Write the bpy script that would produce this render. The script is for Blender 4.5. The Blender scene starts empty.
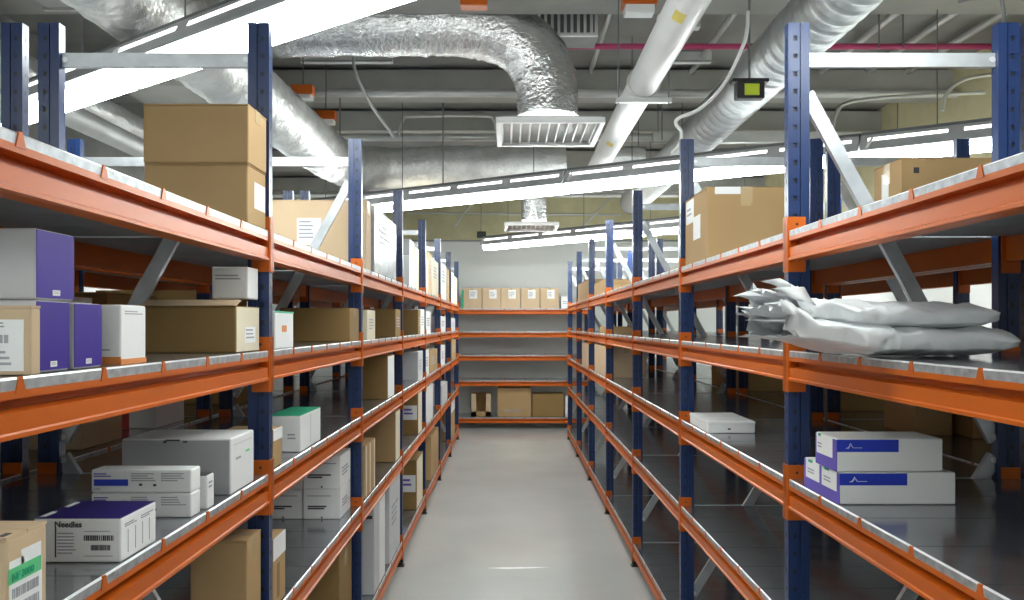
import bpy, bmesh, math, random
from mathutils import Vector, Matrix, noise as mnoise
random.seed(7)
C = bpy.context.scene.collection
SC = bpy.context.scene

# ---------------------------------------------------------------- units
U = 0.00188          # metres in one survey unit
BAY = 800.0          # survey units in one rack bay along the aisle
EYE = 870.0          # eye height above the floor, survey units
def W(X, d, h):      # X right of the eye, d bays ahead of the eye, h above eye level
    return Vector((X * U, d * BAY * U, (h + EYE) * U))

# ---------------------------------------------------------------- camera
cam = bpy.data.cameras.new('camera'); camo = bpy.data.objects.new('camera', cam); C.objects.link(camo)
camo.location = W(0, 0, 0); camo.rotation_euler = (math.pi / 2, 0, 0)
cam.sensor_width = 36; cam.lens = 800 * 36 / 1024
cam.shift_x = 3 / 1024; cam.shift_y = 25 / 1024
cam.clip_start = 0.05; cam.clip_end = 60
SC.camera = camo

# ---------------------------------------------------------------- world and exposure
wd = bpy.data.worlds.new('world'); SC.world = wd; wd.use_nodes = True
wd.node_tree.nodes['Background'].inputs[0].default_value = (0.9, 0.95, 1, 1)
wd.node_tree.nodes['Background'].inputs[1].default_value = 0.4
SC.view_settings.view_transform = 'Standard'; SC.view_settings.look = 'None'
SC.view_settings.exposure = 1.2; SC.view_settings.gamma = 1.0
SC.view_settings.use_curve_mapping = False
TUBE = 15.0          # radiance of the fluorescent diffusers

# ---------------------------------------------------------------- materials
def nodes_of(m):
    m.use_nodes = True
    return m.node_tree, m.node_tree.nodes['Principled BSDF']
def mat(name, col, rough=0.5, metal=0.0, var=0.12, scale=6.0, bump=0.0, bscale=60.0, spec=0.5, rvar=0.0, stretch=None):
    m = bpy.data.materials.new(name); t, p = nodes_of(m)
    tc = t.nodes.new('ShaderNodeTexCoord'); src = tc.outputs['Object']
    if stretch:
        mp = t.nodes.new('ShaderNodeMapping'); mp.inputs['Scale'].default_value = stretch
        t.links.new(src, mp.inputs[0]); src = mp.outputs[0]
    n = t.nodes.new('ShaderNodeTexNoise'); n.inputs['Scale'].default_value = scale; n.inputs['Detail'].default_value = 4
    t.links.new(src, n.inputs['Vector'])
    r = t.nodes.new('ShaderNodeValToRGB')
    r.color_ramp.elements[0].position = 0.3; r.color_ramp.elements[1].position = 0.7
    r.color_ramp.elements[0].color = (*[c * (1 - var) for c in col], 1)
    r.color_ramp.elements[1].color = (*[min(1, c * (1 + var)) for c in col], 1)
    t.links.new(n.outputs['Fac'], r.inputs['Fac']); t.links.new(r.outputs['Color'], p.inputs['Base Color'])
    p.inputs['Metallic'].default_value = metal; p.inputs['Roughness'].default_value = rough
    p.inputs['Specular IOR Level'].default_value = spec
    if rvar:
        mr = t.nodes.new('ShaderNodeMapRange')
        mr.inputs['To Min'].default_value = max(0, rough - rvar); mr.inputs['To Max'].default_value = rough + rvar
        t.links.new(n.outputs['Fac'], mr.inputs['Value']); t.links.new(mr.outputs['Result'], p.inputs['Roughness'])
    if bump:
        b = t.nodes.new('ShaderNodeTexNoise'); b.inputs['Scale'].default_value = bscale; b.inputs['Detail'].default_value = 3
        t.links.new(src, b.inputs['Vector'])
        bp = t.nodes.new('ShaderNodeBump'); bp.inputs['Strength'].default_value = bump; bp.inputs['Distance'].default_value = 0.01
        t.links.new(b.outputs['Fac'], bp.inputs['Height']); t.links.new(bp.outputs['Normal'], p.inputs['Normal'])
    return m
def emit(name, col, s):
    m = bpy.data.materials.new(name); t, p = nodes_of(m)
    p.inputs['Base Color'].default_value = (0.9, 0.9, 0.9, 1)
    p.inputs['Emission Color'].default_value = (*col, 1); p.inputs['Emission Strength'].default_value = s
    return m
M = {}
M['orange'] = mat('orange_powder_coat', (0.55, 0.112, 0.008), 0.36, var=0.05, scale=4, spec=0.35)
M['navy'] = mat('blue_powder_coat', (0.011, 0.030, 0.108), 0.32, var=0.08, scale=5)
M['zinc'] = mat('galvanised_steel', (0.50, 0.52, 0.55), 0.38, 0.7, var=0.14, scale=14, rvar=0.08)
M['deck'] = mat('galvanised_shelf_sheet', (0.34, 0.355, 0.38), 0.16, 0.76, var=0.16, scale=9, rvar=0.07)
M['lip'] = mat('galvanised_shelf_edge', (0.40, 0.415, 0.44), 0.42, 0.5, var=0.25, scale=45)
M['rim'] = mat('painted_rim_highlight', (0.72, 0.73, 0.75), 0.35, 0.5, var=0.1, scale=20)  # paler zinc: the highlight along the shelf edge is painted into this colour
M['under'] = mat('galvanised_underside', (0.44, 0.47, 0.50), 0.6, 0.2, var=0.1, scale=6)
M['bolt'] = mat('bright_zinc_bolt', (0.8, 0.8, 0.8), 0.3, 0.6)
M['black'] = mat('black_plastic', (0.015, 0.015, 0.017), 0.5)
M['kraft'] = mat('kraft_cardboard', (0.46, 0.30, 0.145), 0.75, var=0.06, scale=3, bump=0.05, spec=0.25)
M['kraft_dark'] = mat('brown_cardboard', (0.30, 0.185, 0.07), 0.75, var=0.06, scale=3, bump=0.05, spec=0.25)
M['kraft_pale'] = mat('pale_cardboard', (0.62, 0.46, 0.30), 0.72, var=0.06, scale=3, bump=0.05, spec=0.25)
M['cream'] = mat('cream_board', (0.74, 0.66, 0.50), 0.65, var=0.05)
M['tape'] = mat('packing_tape', (0.55, 0.40, 0.22), 0.2, var=0.04)
M['white_card'] = mat('white_card', (0.84, 0.84, 0.84), 0.5, var=0.03, scale=4)
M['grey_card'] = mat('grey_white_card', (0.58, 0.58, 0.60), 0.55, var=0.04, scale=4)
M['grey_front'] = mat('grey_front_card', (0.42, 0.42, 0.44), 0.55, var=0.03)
M['paper'] = mat('label_paper', (0.86, 0.86, 0.86), 0.6, var=0.02)
M['ink'] = mat('dark_print', (0.05, 0.05, 0.06), 0.6)
M['ink_grey'] = mat('grey_print', (0.38, 0.38, 0.42), 0.6)
M['purple'] = mat('purple_card', (0.036, 0.009, 0.26), 0.5, var=0.05, spec=0.3)
M['indigo'] = mat('indigo_lid_card', (0.012, 0.005, 0.12), 0.4, var=0.05)
M['blue_print'] = mat('blue_print', (0.018, 0.045, 0.50), 0.4, var=0.04)
M['violet_print'] = mat('violet_print', (0.14, 0.10, 0.52), 0.45, var=0.06)
M['green'] = mat('green_card', (0.02, 0.42, 0.22), 0.5, var=0.05)
M['green_print'] = mat('green_print', (0.12, 0.58, 0.25), 0.5, var=0.03)
M['orange_print'] = mat('orange_print', (0.72, 0.24, 0.05), 0.5, var=0.05)
M['red_print'] = mat('red_print', (0.5, 0.03, 0.03), 0.5, var=0.05)
M['foil'] = mat('aluminium_foil', (0.80, 0.81, 0.82), 0.25, 0.85, var=0.08, scale=12, bump=1.0, bscale=42)
M['foil_dull'] = mat('dull_foil_wrap', (0.66, 0.67, 0.66), 0.40, 0.5, var=0.14, scale=8, bump=1.0, bscale=24)
M['spiral'] = mat('spiral_duct_steel', (0.50, 0.53, 0.54), 0.45, 0.4, var=0.08, scale=8)
M['duct_grey'] = mat('grey_duct_sheet', (0.50, 0.51, 0.50), 0.5, 0.3, var=0.07)
M['pipe_white'] = mat('white_pvc', (0.80, 0.81, 0.81), 0.32, var=0.03)
M['pink'] = mat('magenta_pipe_paint', (0.55, 0.06, 0.19), 0.4, var=0.06)
M['yellow'] = mat('yellow_sticker', (0.75, 0.62, 0.12), 0.5, var=0.05)
M['lime'] = mat('lime_sticker', (0.50, 0.62, 0.03), 0.5, var=0.05)
M['conduit'] = mat('galvanised_conduit', (0.58, 0.59, 0.58), 0.4, 0.5, var=0.06)
M['rod'] = mat('threaded_rod', (0.22, 0.23, 0.24), 0.5, 0.6)
M['housing'] = mat('lamp_housing_grey', (0.50, 0.51, 0.53), 0.4, 0.2, var=0.04)
M['housing_dark'] = mat('lamp_spine_grey', (0.20, 0.21, 0.22), 0.45, 0.2, var=0.04)
M['wall'] = mat('white_painted_wall', (0.82, 0.84, 0.82), 0.7, var=0.025, scale=1.2)
M['olive'] = mat('bare_upper_wall', (0.56, 0.52, 0.32), 0.8, var=0.14, scale=2.5, bump=0.1)
M['concrete'] = mat('ceiling_concrete', (0.30, 0.30, 0.285), 0.85, var=0.14, scale=2.2, bump=0.15, bscale=18)
M['girder'] = mat('ceiling_beam_concrete', (0.39, 0.39, 0.365), 0.8, var=0.10, scale=2.8, bump=0.1, bscale=18)
M['tube'] = emit('fluorescent_diffuser', (0.94, 1.0, 0.97), TUBE)
M['tube_bright'] = emit('bright_fluorescent_diffuser', (0.94, 1.0, 0.97), TUBE * 1.9)
M['tube_mid'] = emit('middle_fluorescent_diffuser', (0.94, 1.0, 0.97), TUBE * 1.3)
M['slot'] = emit('uplight_slot', (1.0, 0.985, 0.95), 1.6)
# floor: grey epoxy with faint stains
def floor_mat():
    m = mat('grey_epoxy_floor', (0.58, 0.60, 0.59), 0.13, var=0.05, scale=1.4, spec=0.7, rvar=0.04)
    return m
M['floor'] = floor_mat()
def plastic_bag():
    m = bpy.data.materials.new('cloudy_plastic_film'); t, p = nodes_of(m)
    n = t.nodes.new('ShaderNodeTexNoise'); n.inputs['Scale'].default_value = 16; n.inputs['Detail'].default_value = 5; n.noise_type = 'RIDGED_MULTIFRACTAL'
    tc = t.nodes.new('ShaderNodeTexCoord'); t.links.new(tc.outputs['Object'], n.inputs['Vector'])
    r = t.nodes.new('ShaderNodeValToRGB'); r.color_ramp.elements[0].color = (0.76, 0.78, 0.80, 1); r.color_ramp.elements[1].color = (0.92, 0.93, 0.94, 1)
    t.links.new(n.outputs['Fac'], r.inputs[0]); t.links.new(r.outputs[0], p.inputs['Base Color'])
    p.inputs['Roughness'].default_value = 0.28
    b = t.nodes.new('ShaderNodeBump'); b.inputs['Strength'].default_value = 0.5; b.inputs['Distance'].default_value = 0.02
    t.links.new(n.outputs['Fac'], b.inputs['Height']); t.links.new(b.outputs[0], p.inputs['Normal'])
    p.inputs['Subsurface Weight'].default_value = 0.0
    return m
M['bag'] = plastic_bag()
M['wrap'] = mat('grey_stretch_wrap', (0.36, 0.37, 0.39), 0.25, var=0.2, scale=14, bump=0.5, bscale=20)

# ---------------------------------------------------------------- mesh helpers (metres)
class MB:
    def __init__(s): s.v = []; s.f = []; s.mi = []; s.mats = []; s.sm = []
    def m(s, key):
        if key not in s.mats: s.mats.append(key)
        return s.mats.index(key)
    def add(s, vs, fs, key, smooth=False):
        o = len(s.v); k = s.m(key)
        s.v += [Vector(v) for v in vs]
        for f in fs: s.f.append([o + i for i in f]); s.mi.append(k); s.sm.append(smooth)
    def box(s, a, b, key):
        (x0, y0, z0), (x1, y1, z1) = a, b
        x0, x1 = min(x0, x1), max(x0, x1); y0, y1 = min(y0, y1), max(y0, y1); z0, z1 = min(z0, z1), max(z0, z1)
        s.add([(x0,y0,z0),(x1,y0,z0),(x1,y1,z0),(x0,y1,z0),(x0,y0,z1),(x1,y0,z1),(x1,y1,z1),(x0,y1,z1)],
              [(0,3,2,1),(4,5,6,7),(0,1,5,4),(1,2,6,5),(2,3,7,6),(3,0,4,7)], key)
    def cbox(s, a, b, key, c=0.003):           # box with chamfered vertical and horizontal edges
        bm = bmesh.new(); bmesh.ops.create_cube(bm, size=1)
        a, b = Vector(a), Vector(b)
        for v in bm.verts:
            v.co = Vector([(a[i] + b[i]) / 2 + v.co[i] * abs(b[i] - a[i]) for i in range(3)])
        bmesh.ops.bevel(bm, geom=bm.edges[:], offset=c, segments=2, affect='EDGES', profile=0.5)
        bm.verts.ensure_lookup_table(); bm.verts.index_update()
        s.add([v.co.copy() for v in bm.verts], [[v.index for v in f.verts] for f in bm.faces], key); bm.free()
    def prism(s, poly, p0, p1, ax, key):       # poly: list of (a,b); swept along axis ax from p0 to p1
        def mk(p, q):
            if ax == 'y': return (p[0], q, p[1])
            if ax == 'x': return (q, p[0], p[1])
            return (p[0], p[1], q)
        n = len(poly)
        vs = [mk(p, p0) for p in poly] + [mk(p, p1) for p in poly]
        fs = [(i, (i + 1) % n, n + (i + 1) % n, n + i) for i in range(n)] + [tuple(range(n - 1, -1, -1)), tuple(range(n, 2 * n))]
        s.add(vs, fs, key)
    def bar(s, p, q, w, h, key, up=(0, 0, 1)):
        p, q = Vector(p), Vector(q); d = (q - p).normalized(); up = Vector(up)
        sx = d.cross(up)
        if sx.length < 1e-4: sx = d.cross(Vector((1, 0, 0)))
        sx.normalize(); sz = sx.cross(d)
        vs = []
        for c in (p, q):
            for a, b in ((-1,-1),(1,-1),(1,1),(-1,1)): vs.append(c + sx * a * w / 2 + sz * b * h / 2)
        s.add(vs, [(0,1,5,4),(1,2,6,5),(2,3,7,6),(3,0,4,7),(3,2,1,0),(4,5,6,7)], key)
    def tube(s, pts, r, key, n=10, cap=True, rfun=None):
        pts = [Vector(p) for p in pts]; vs = []; fs = []
        side = None
        for i, p in enumerate(pts):
            t = (pts[min(i + 1, len(pts) - 1)] - pts[max(i - 1, 0)]).normalized()
            if side is None:
                side = t.cross(Vector((0, 0, 1)))
                if side.length < 0.05: side = t.cross(Vector((1, 0, 0)))
            side = (side - t * side.dot(t)).normalized(); up = side.cross(t)
            for k in range(n):
                a = 2 * math.pi * k / n
                rr = rfun(i, k, p) if rfun else r
                vs.append(p + (side * math.cos(a) + up * math.sin(a)) * rr)
        for i in range(len(pts) - 1):
            for k in range(n):
                fs.append((i * n + k, i * n + (k + 1) % n, (i + 1) * n + (k + 1) % n, (i + 1) * n + k))
        s.add(vs, fs, key, True)
        if cap:
            s.add(vs[:n], [tuple(range(n - 1, -1, -1))], key); s.add(vs[-n:], [tuple(range(n))], key)
    def mesh(s, name):
        me = bpy.data.meshes.new(name); me.from_pydata([tuple(v) for v in s.v], [], s.f)
        for k in s.mats: me.materials.append(M[k])
        me.polygons.foreach_set('material_index', s.mi); me.polygons.foreach_set('use_smooth', s.sm)
        me.update()
        bm = bmesh.new(); bm.from_mesh(me); bmesh.ops.recalc_face_normals(bm, faces=bm.faces[:]); bm.to_mesh(me); bm.free()
        return me
    def obj(s, name, parent=None, loc=None):
        o = bpy.data.objects.new(name, s.mesh(name)); C.objects.link(o)
        if loc is not None: o.location = loc
        if parent: o.parent = parent
        return o
def link(name, me, parent=None, loc=(0, 0, 0), rot=(0, 0, 0), sc=None):
    o = bpy.data.objects.new(name, me); C.objects.link(o); o.location = loc; o.rotation_euler = rot
    if sc: o.scale = sc
    if parent: o.parent = parent
    return o
def tag(o, label, cat, group=None, kind=None):
    o['label'] = label; o['category'] = cat
    if group: o['group'] = group
    if kind: o['kind'] = kind
    return o
def empty(name, loc, label, cat, group=None):
    o = bpy.data.objects.new(name, None); C.objects.link(o); o.location = loc; o.empty_display_size = 0.1
    return tag(o, label, cat, group)
def struct(o, label=None):
    o['kind'] = 'structure'
    if label: o['label'] = label
    return o

# ---------------------------------------------------------------- room shell
XL_WALL, XR_WALL, D_BACK, D_FRONT, H_CEIL, H_WALL = -1900, 2000, 8.95, -2.4, 1166, 752
def slab(name, a, b, key, label):
    m = MB(); m.box(a, b, key); return struct(m.obj(name), label)
E3 = 40
slab('floor', W(XL_WALL - E3, D_FRONT - .05, -EYE - 40), W(XR_WALL + E3, D_BACK + .05, -EYE), 'floor', 'glossy light grey epoxy floor')
slab('ceiling', W(XL_WALL - E3, D_FRONT - .05, H_CEIL), W(XR_WALL + E3, D_BACK + .05, H_CEIL + 40), 'concrete', 'bare grey concrete ceiling slab')
slab('wall_left', W(XL_WALL - E3, D_FRONT, -EYE), W(XL_WALL, D_BACK, 420), 'wall', 'white side wall behind the left racks')
slab('wall_right', W(XR_WALL, D_FRONT, -EYE), W(XR_WALL + E3, D_BACK, 420), 'wall', 'white side wall behind the right racks')
slab('wall_front', W(XL_WALL, D_FRONT - .05, -EYE), W(XR_WALL, D_FRONT, H_CEIL), 'wall', 'white wall at the near end of the room')
m = MB(); m.box(W(XL_WALL, D_BACK, -EYE), W(XR_WALL, D_BACK + .05, H_WALL), 'wall')
wb = struct(m.obj('wall_back'), 'white wall at the far end of the aisle')
slab('wall_back_upper', W(XL_WALL, D_BACK + .01, H_WALL), W(XR_WALL, D_BACK + .05, H_CEIL), 'olive', 'unpainted olive upper part of the far wall')
slab('trim_1', W(XL_WALL, D_BACK - .012, H_WALL - 6), W(XR_WALL, D_BACK + .01, H_WALL + 8), 'rod', 'dark rail along the top of the far white wall')
slab('wall_left_upper', W(XL_WALL - E3, D_FRONT, 420), W(XL_WALL, D_BACK, H_CEIL), 'concrete', 'unpainted upper part of the left side wall')
slab('wall_right_upper', W(XR_WALL, D_FRONT, 420), W(XR_WALL + E3, D_BACK, H_CEIL), 'olive', 'unpainted upper part of the right side wall')
for i, (d, dep) in enumerate(((0.6, .2), (1.9, .2), (3.2, .16), (4.5, .2), (5.37, .2), (6.6, .2), (7.8, .2))):
    m = MB()
    m.box(W(XL_WALL, d, 1044), W(XR_WALL, d + dep, 1148), 'girder')
    m.box(W(XL_WALL, d + .06, 1148), W(XR_WALL, d + dep - .03, H_CEIL), 'rod')
    struct(m.obj('ceiling_beam_%d' % (i + 1)), 'concrete beam crossing under the ceiling')

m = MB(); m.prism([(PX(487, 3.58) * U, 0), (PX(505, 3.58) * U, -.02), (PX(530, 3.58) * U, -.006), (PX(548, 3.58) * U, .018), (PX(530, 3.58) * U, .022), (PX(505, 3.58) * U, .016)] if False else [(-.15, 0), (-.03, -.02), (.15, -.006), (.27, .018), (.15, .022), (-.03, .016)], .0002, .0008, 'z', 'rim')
tag(m.obj('painted_floor_highlight', loc=W(0, 3.58, -EYE)), 'pale highlight streak painted on the grey floor in the middle of the aisle', 'highlight')  # bright spot of the glossy floor painted as a thin pale streak
# ---------------------------------------------------------------- pallet racks
XL, XR, DEPTH = 384.0, 447.0, 370.0
D0, NF = 0.6, 8
PW, PT = 34 * U, 18 * U                                  # upright width across the rack, depth along the aisle
TOP = 484
LV = {'A': 151, 'B': -41, 'C': -246, 'D': -470, 'E': -785}
LVL = {'A': 151, 'B': -41, 'C': -238, 'D': -470, 'E': -778}
HP = (TOP + EYE) * U
def post_mesh():
    # local: front corner of the camera-facing side at (0,0), width along +x, depth along +y
    m = MB(); k = 'navy'
    m.box((0, 0.006, 0.0), (PW, PT, HP), k)
    # camera-facing skin in two ribs with a groove between, the left rib punched with slots
    pitch = 0.0535; g0, g1 = PW * .53, PW * .58
    m.box((g1, 0, 0), (PW, 0.006, HP), k)
    hx0, hx1 = PW * .24, PW * .42
    n = int(HP / pitch); z = 0.03
    def q(x0, x1, z0, z1): m.add([(x0,0,z0),(x1,0,z0),(x1,0,z1),(x0,0,z1)], [(0,1,2,3)], k)
    q(0, hx0, 0, HP); q(hx1, g0, 0, HP)
    m.box((0, .001, 0), (0.0015, .006, HP), k); m.box((g0 - .0015, .001, 0), (g0, .006, HP), k)
    zp = 0
    for i in range(n):
        z0 = i * pitch + .03; z1 = z0 + .015
        if z1 > HP: break
        q(hx0, hx1, zp, z0); zp = z1
        m.add([(hx0,0.0055,z0),(hx1,0.0055,z0),(hx1,0.0055,z1),(hx0,0.0055,z1)], [(0,1,2,3)], 'black')
    q(hx0, hx1, zp, HP)
    # slots on the aisle-facing flange
    for i in range(n):
        z0 = i * pitch + .03
        m.box((-0.0004, PT * .42, z0), (0.001, PT * .62, z0 + .013), 'black')
    return m.mesh('post')
def foot_mesh():
    m = MB(); m.box((-.012, -.012, 0), (PW + .012, PT + .012, .006), 'black')
    m.box((-.004, -.004, .006), (PW + .004, PT + .004, .06), 'black')
    return m.mesh('foot_plate')
def brace_mesh(x0, z0, x1, z1, name):
    m = MB(); p, q = Vector((x0, 0, z0)), Vector((x1, 0, z1))
    m.bar(p, q, 0.006, 0.040, 'zinc', up=(0, 0, 1) if abs(x1 - x0) > abs(z1 - z0) else (1, 0, 0)) if False else None
    d = (q - p).normalized(); nrm = Vector((0, 1, 0)); s = d.cross(nrm).normalized()
    w, t, dp = .021, .003, .018
    def sl(a, b, y0, y1):
        vs = []
        for c in (p, q):
            for (u, y) in ((a, y0), (b, y0), (b, y1), (a, y1)): vs.append(c + s * u + nrm * y)
        m.add(vs, [(0,1,5,4),(1,2,6,5),(2,3,7,6),(3,0,4,7),(3,2,1,0),(4,5,6,7)], 'zinc')
    sl(-w, w, 0, t); sl(-w, -w + t, t, dp); sl(w - t, w, t, dp)
    for c, sg in ((p, 1), (q, -1)):
        o = c + d * sg * .012
        m.tube([o - nrm * .004, o], .009, 'bolt', n=8)
    return m.mesh(name)
BL = BAY * U - PT                                          # clear beam length
def beam_poly(sgn):
    # cross-section: x from the outer face inward, z down from the deck top
    P = [(0,-10),(0,-16.5),(16,-17),(16,-25),(1,-27.5),(1,-42.5),(-1.2,-44),(-1.2,-47.5),(3,-48.5),(23,-48.5),(23,-10)]
    return [(sgn * a * U, b * U) for a, b in P]
def beam_mesh(sgn, L, tabs=6, name='beam', ends=True):
    m = MB(); m.prism(beam_poly(sgn), 0, L, 'y', 'orange')
    for i in range(1, tabs):                               # orange location tongues between shelf panels
        y = L * i / tabs
        a = 6.5 * U
        x0, x1 = -sgn * .9 * U, sgn * 1.2 * U
        pl = [(y - a, -12 * U), (y + a, -12 * U), (y + a * .35, 0.5 * U), (y - a * .35, 0.5 * U)]
        m.prism(pl, x0, x1, 'x', 'orange')
    if ends:
        for y0, y1 in ((0, .004), (L - .004, L)):
            m.box((0, y0, -68 * U), (sgn * 30 * U, y1, 18 * U), 'orange')
    return m.mesh(name)
def connector_mesh(sgn, near):
    # L-shaped end plate: welded flange plus the lipped face hooked on the upright
    m = MB(); e = -1 if near else 1
    y0, y1 = (0, .0045) if near else (-.0045, 0)
    zt, zb = 22 * U, -66 * U
    m.box((-sgn * 1.5 * U, y0, zb), (sgn * 27 * U, y1, zt), 'orange')
    m.box((-sgn * 2.6 * U, 0, zb), (-sgn * .6 * U, e * 15 * U, zt), 'orange')
    # raised rib frame on the flange and a locking hole
    f = .0045 if near else -.0045
    for (a, b, c, d) in ((2, 22, -20, -16.5), (2, 22, -50, -46.5), (18.5, 22, -47, -19)):
        m.box((sgn * a * U, f if near else f - .006, c * U), (sgn * b * U, (f + .006) if near else f, d * U), 'orange')
    m.tube([(sgn * 13 * U, f, 10 * U), (sgn * 13 * U, f * 1.25, 10 * U)], .0042, 'black', n=8)
    return m.mesh('connector')
def deck_mesh(L, depth, n=6, far=False):
    # n folded sheet panels with thin seams; origin at the outer top edge
    m = MB(); w = L / n; g = .0016
    for i in range(n):
        y0, y1 = i * w + g, (i + 1) * w - g
        e = 2.2 * U
        m.box((e, y0, -.003), (depth - .004, y1, 0), 'deck')
        m.prism([(0.0005, -10 * U), (0.0005, -1.6 * U), (e, 0), (e, -10 * U)], y0, y1, 'y', 'lip')
        m.add([(0.0003, y0, -1.6 * U), (0.0003, y1, -1.6 * U), (e, y1, .0003), (e, y0, .0003)], [(0, 1, 2, 3)], 'rim')
        m.box((depth - .004, y0, -10 * U), (depth - .001, y1, 0), 'lip')
        m.box((e, y0, -9 * U), (depth - .004, y1, -.003), 'under')
    return m.mesh('shelf_deck')
POST, FOOT = post_mesh(), foot_mesh()
SP = DEPTH * U
def bracelist():
    a = (33 * U, (373 + EYE) * U); b = (SP - 33 * U, (-186 + EYE) * U)
    c = (SP - 33 * U, (-212 + EYE) * U); d = (33 * U, (-705 + EYE) * U)
    return [brace_mesh(*a, *b, 'diagonal_brace'), brace_mesh(*c, *d, 'diagonal_brace'),
            brace_mesh(33 * U, (427 + EYE) * U, SP - 33 * U, (427 + EYE) * U, 'horizontal_brace'),
            brace_mesh(33 * U, (-800 + EYE) * U, SP - 33 * U, (-800 + EYE) * U, 'horizontal_brace')]
BR = bracelist()
BEAM = {s: beam_mesh(s, BL, ends=False) for s in (1, -1)}
BEAM_E = {s: beam_mesh(s, BL) for s in (1, -1)}
CON = {(s, n): connector_mesh(s, n) for s in (1, -1) for n in (True, False)}
DECK = deck_mesh(BL, SP)
def rack(xf, sgn, levels, label, front_detail, group=None):
    """xf: X of the aisle-side face (units), sgn +1 when the rack grows to +x."""
    root = empty('pallet_rack', W(xf, D0, -EYE), label, 'rack', group)
    for i in range(NF):
        y = i * BAY * U
        for back in (0, 1):
            # posts always show their punched face to -y; mirror across x for the left racks and the back uprights
            flip = (sgn < 0) != bool(back)
            x = sgn * (SP if back else 0)
            o = link('post', POST, root, (x, y, 0), sc=(-1, 1, 1) if flip else None)
            link('foot_plate', FOOT, o)
        for bm_, nm in zip(BR, ('diagonal_brace', 'diagonal_brace', 'horizontal_brace', 'horizontal_brace')):
            link(nm, bm_, root, (0, y + PT * .45, 0), sc=(sgn, 1, 1) if sgn < 0 else None)
    for i in range(NF - 1):
        y = i * BAY * U + PT
        for lv, h in levels.items():
            z = (h + EYE) * U
            if front_detail:
                b = link('beam', BEAM[sgn], root, (0, y, z))
                link('connector', CON[(sgn, True)], b, (0, 0, 0)); link('connector', CON[(sgn, False)], b, (0, BL, 0))
            else:
                link('beam', BEAM_E[sgn], root, (0, y, z))
            link('beam', BEAM_E[-sgn], root, (sgn * SP, y, z))
            link('shelf_deck', DECK, root, (0, y, z), sc=(sgn, 1, 1) if sgn < 0 else None)
    return root
rack(XR, 1, LV, 'blue and orange rack on the right of the aisle, nearest row', True)
rack(-XL, -1, LVL, 'blue and orange rack on the left of the aisle, nearest row', True)
rack(828, 1, LV, 'second blue and orange rack standing behind the right row, against the right wall', False)
rack(-779, -1, LVL, 'second blue and orange rack standing behind the left row, against the left wall', False)
# rack across the far end of the aisle
LB = {'A': 139, 'B': -54, 'C': -250, 'D': -462, 'E': -772}
DB, BX0, BX1 = 8.36, -600, 660
def back_rack():
    root = empty('pallet_rack', W(BX0, DB, -EYE), 'blue and orange rack across the far end of the aisle', 'rack')
    L = (BX1 - BX0) * U - PW; dp = .40 * BAY * U
    def bm_(sgn):
        m = MB(); P = [(b_ * 1, c_) for b_, c_ in beam_poly(1)]
        m.prism([(sgn * a, c) for a, c in P], 0, L, 'x', 'orange')
        for i in range(1, 7):
            x = L * i / 7; a = 6.5 * U
            m.prism([(x - a, -12 * U), (x + a, -12 * U), (x + a * .35, .5 * U), (x - a * .35, .5 * U)], -sgn * .9 * U, sgn * 1.2 * U, 'y', 'orange')
        for x0, x1 in ((0, .004), (L - .004, L)): m.box((x0, 0, -68 * U), (x1, sgn * 30 * U, 18 * U), 'orange')
        return m.mesh('beam')
    b1, b2 = bm_(1), bm_(-1)
    dk = MB(); w = L / 7
    for i in range(7):
        x0, x1 = i * w + .0016, (i + 1) * w - .0016
        dk.box((x0, .004, -.003), (x1, dp - .004, 0), 'deck'); dk.box((x0, .001, -10 * U), (x1, .004, 0), 'lip')
    dk = dk.mesh('shelf_deck')
    for x in (0, L + PW):
        for yb in (0, 1):
            o = link('post', POST, root, (x - PW if x else -0.0, dp - PT if yb else 0, 0)) if False else None
    for k, x in enumerate((-PW * .0, L + PW * .0)):
        for yb in (0, 1):
            o = link('post', POST, root, (x if k == 0 else x + PW, dp - PT if yb else 0, 0)); link('foot_plate', FOOT, o)
    for lv, h in LB.items():
        z = (h + EYE) * U
        link('beam', b1, root, (PW, 0, z)); link('beam', b2, root, (PW, dp, z)); link('shelf_deck', dk, root, (PW, 0, z))
back_rack()

# ---------------------------------------------------------------- cartons
class Carton: pass
def carton(name, X0, X1, d0, d1, h0, h1, label, cat='box', key='kraft', group=None, top='flaps', yaw=0, topkey=None):
    """A box resting at h0; origin at the centre of its base."""
    c = Carton(); c.w = abs(X1 - X0) * U; c.l = (d1 - d0) * BAY * U; c.h = (h1 - h0) * U
    m = MB(); w, l, h = c.w / 2, c.l / 2, c.h
    ch = min(.004, w * .2, l * .2, h * .2)
    if top == 'flaps':
        m.cbox((-w, -l, 0), (w, l, h - .004), key, ch)
        g = .0015
        if c.w >= c.l:
            m.box((-w, -l, h - .004), (w, -g, h), topkey or key); m.box((-w, g, h - .004), (w, l, h), topkey or key)
        else:
            m.box((-w, -l, h - .004), (-g, l, h), topkey or key); m.box((g, -l, h - .004), (w, l, h), topkey or key)
    elif top == 'lid':
        lh = min(.03, h * .3)
        m.cbox((-w + .002, -l + .002, 0), (w - .002, l - .002, h - .004), key, ch)
        m.cbox((-w, -l, h - lh), (w, l, h), topkey or key, ch)
    else:
        m.cbox((-w, -l, 0), (w, l, h), key, ch)
    c.o = m.obj(name, loc=W((X0 + X1) / 2, (d0 + d1) / 2, h0 + .4)); c.o.rotation_euler.z = yaw
    tag(c.o, label, cat, group)
    c.key = key
    return c
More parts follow.
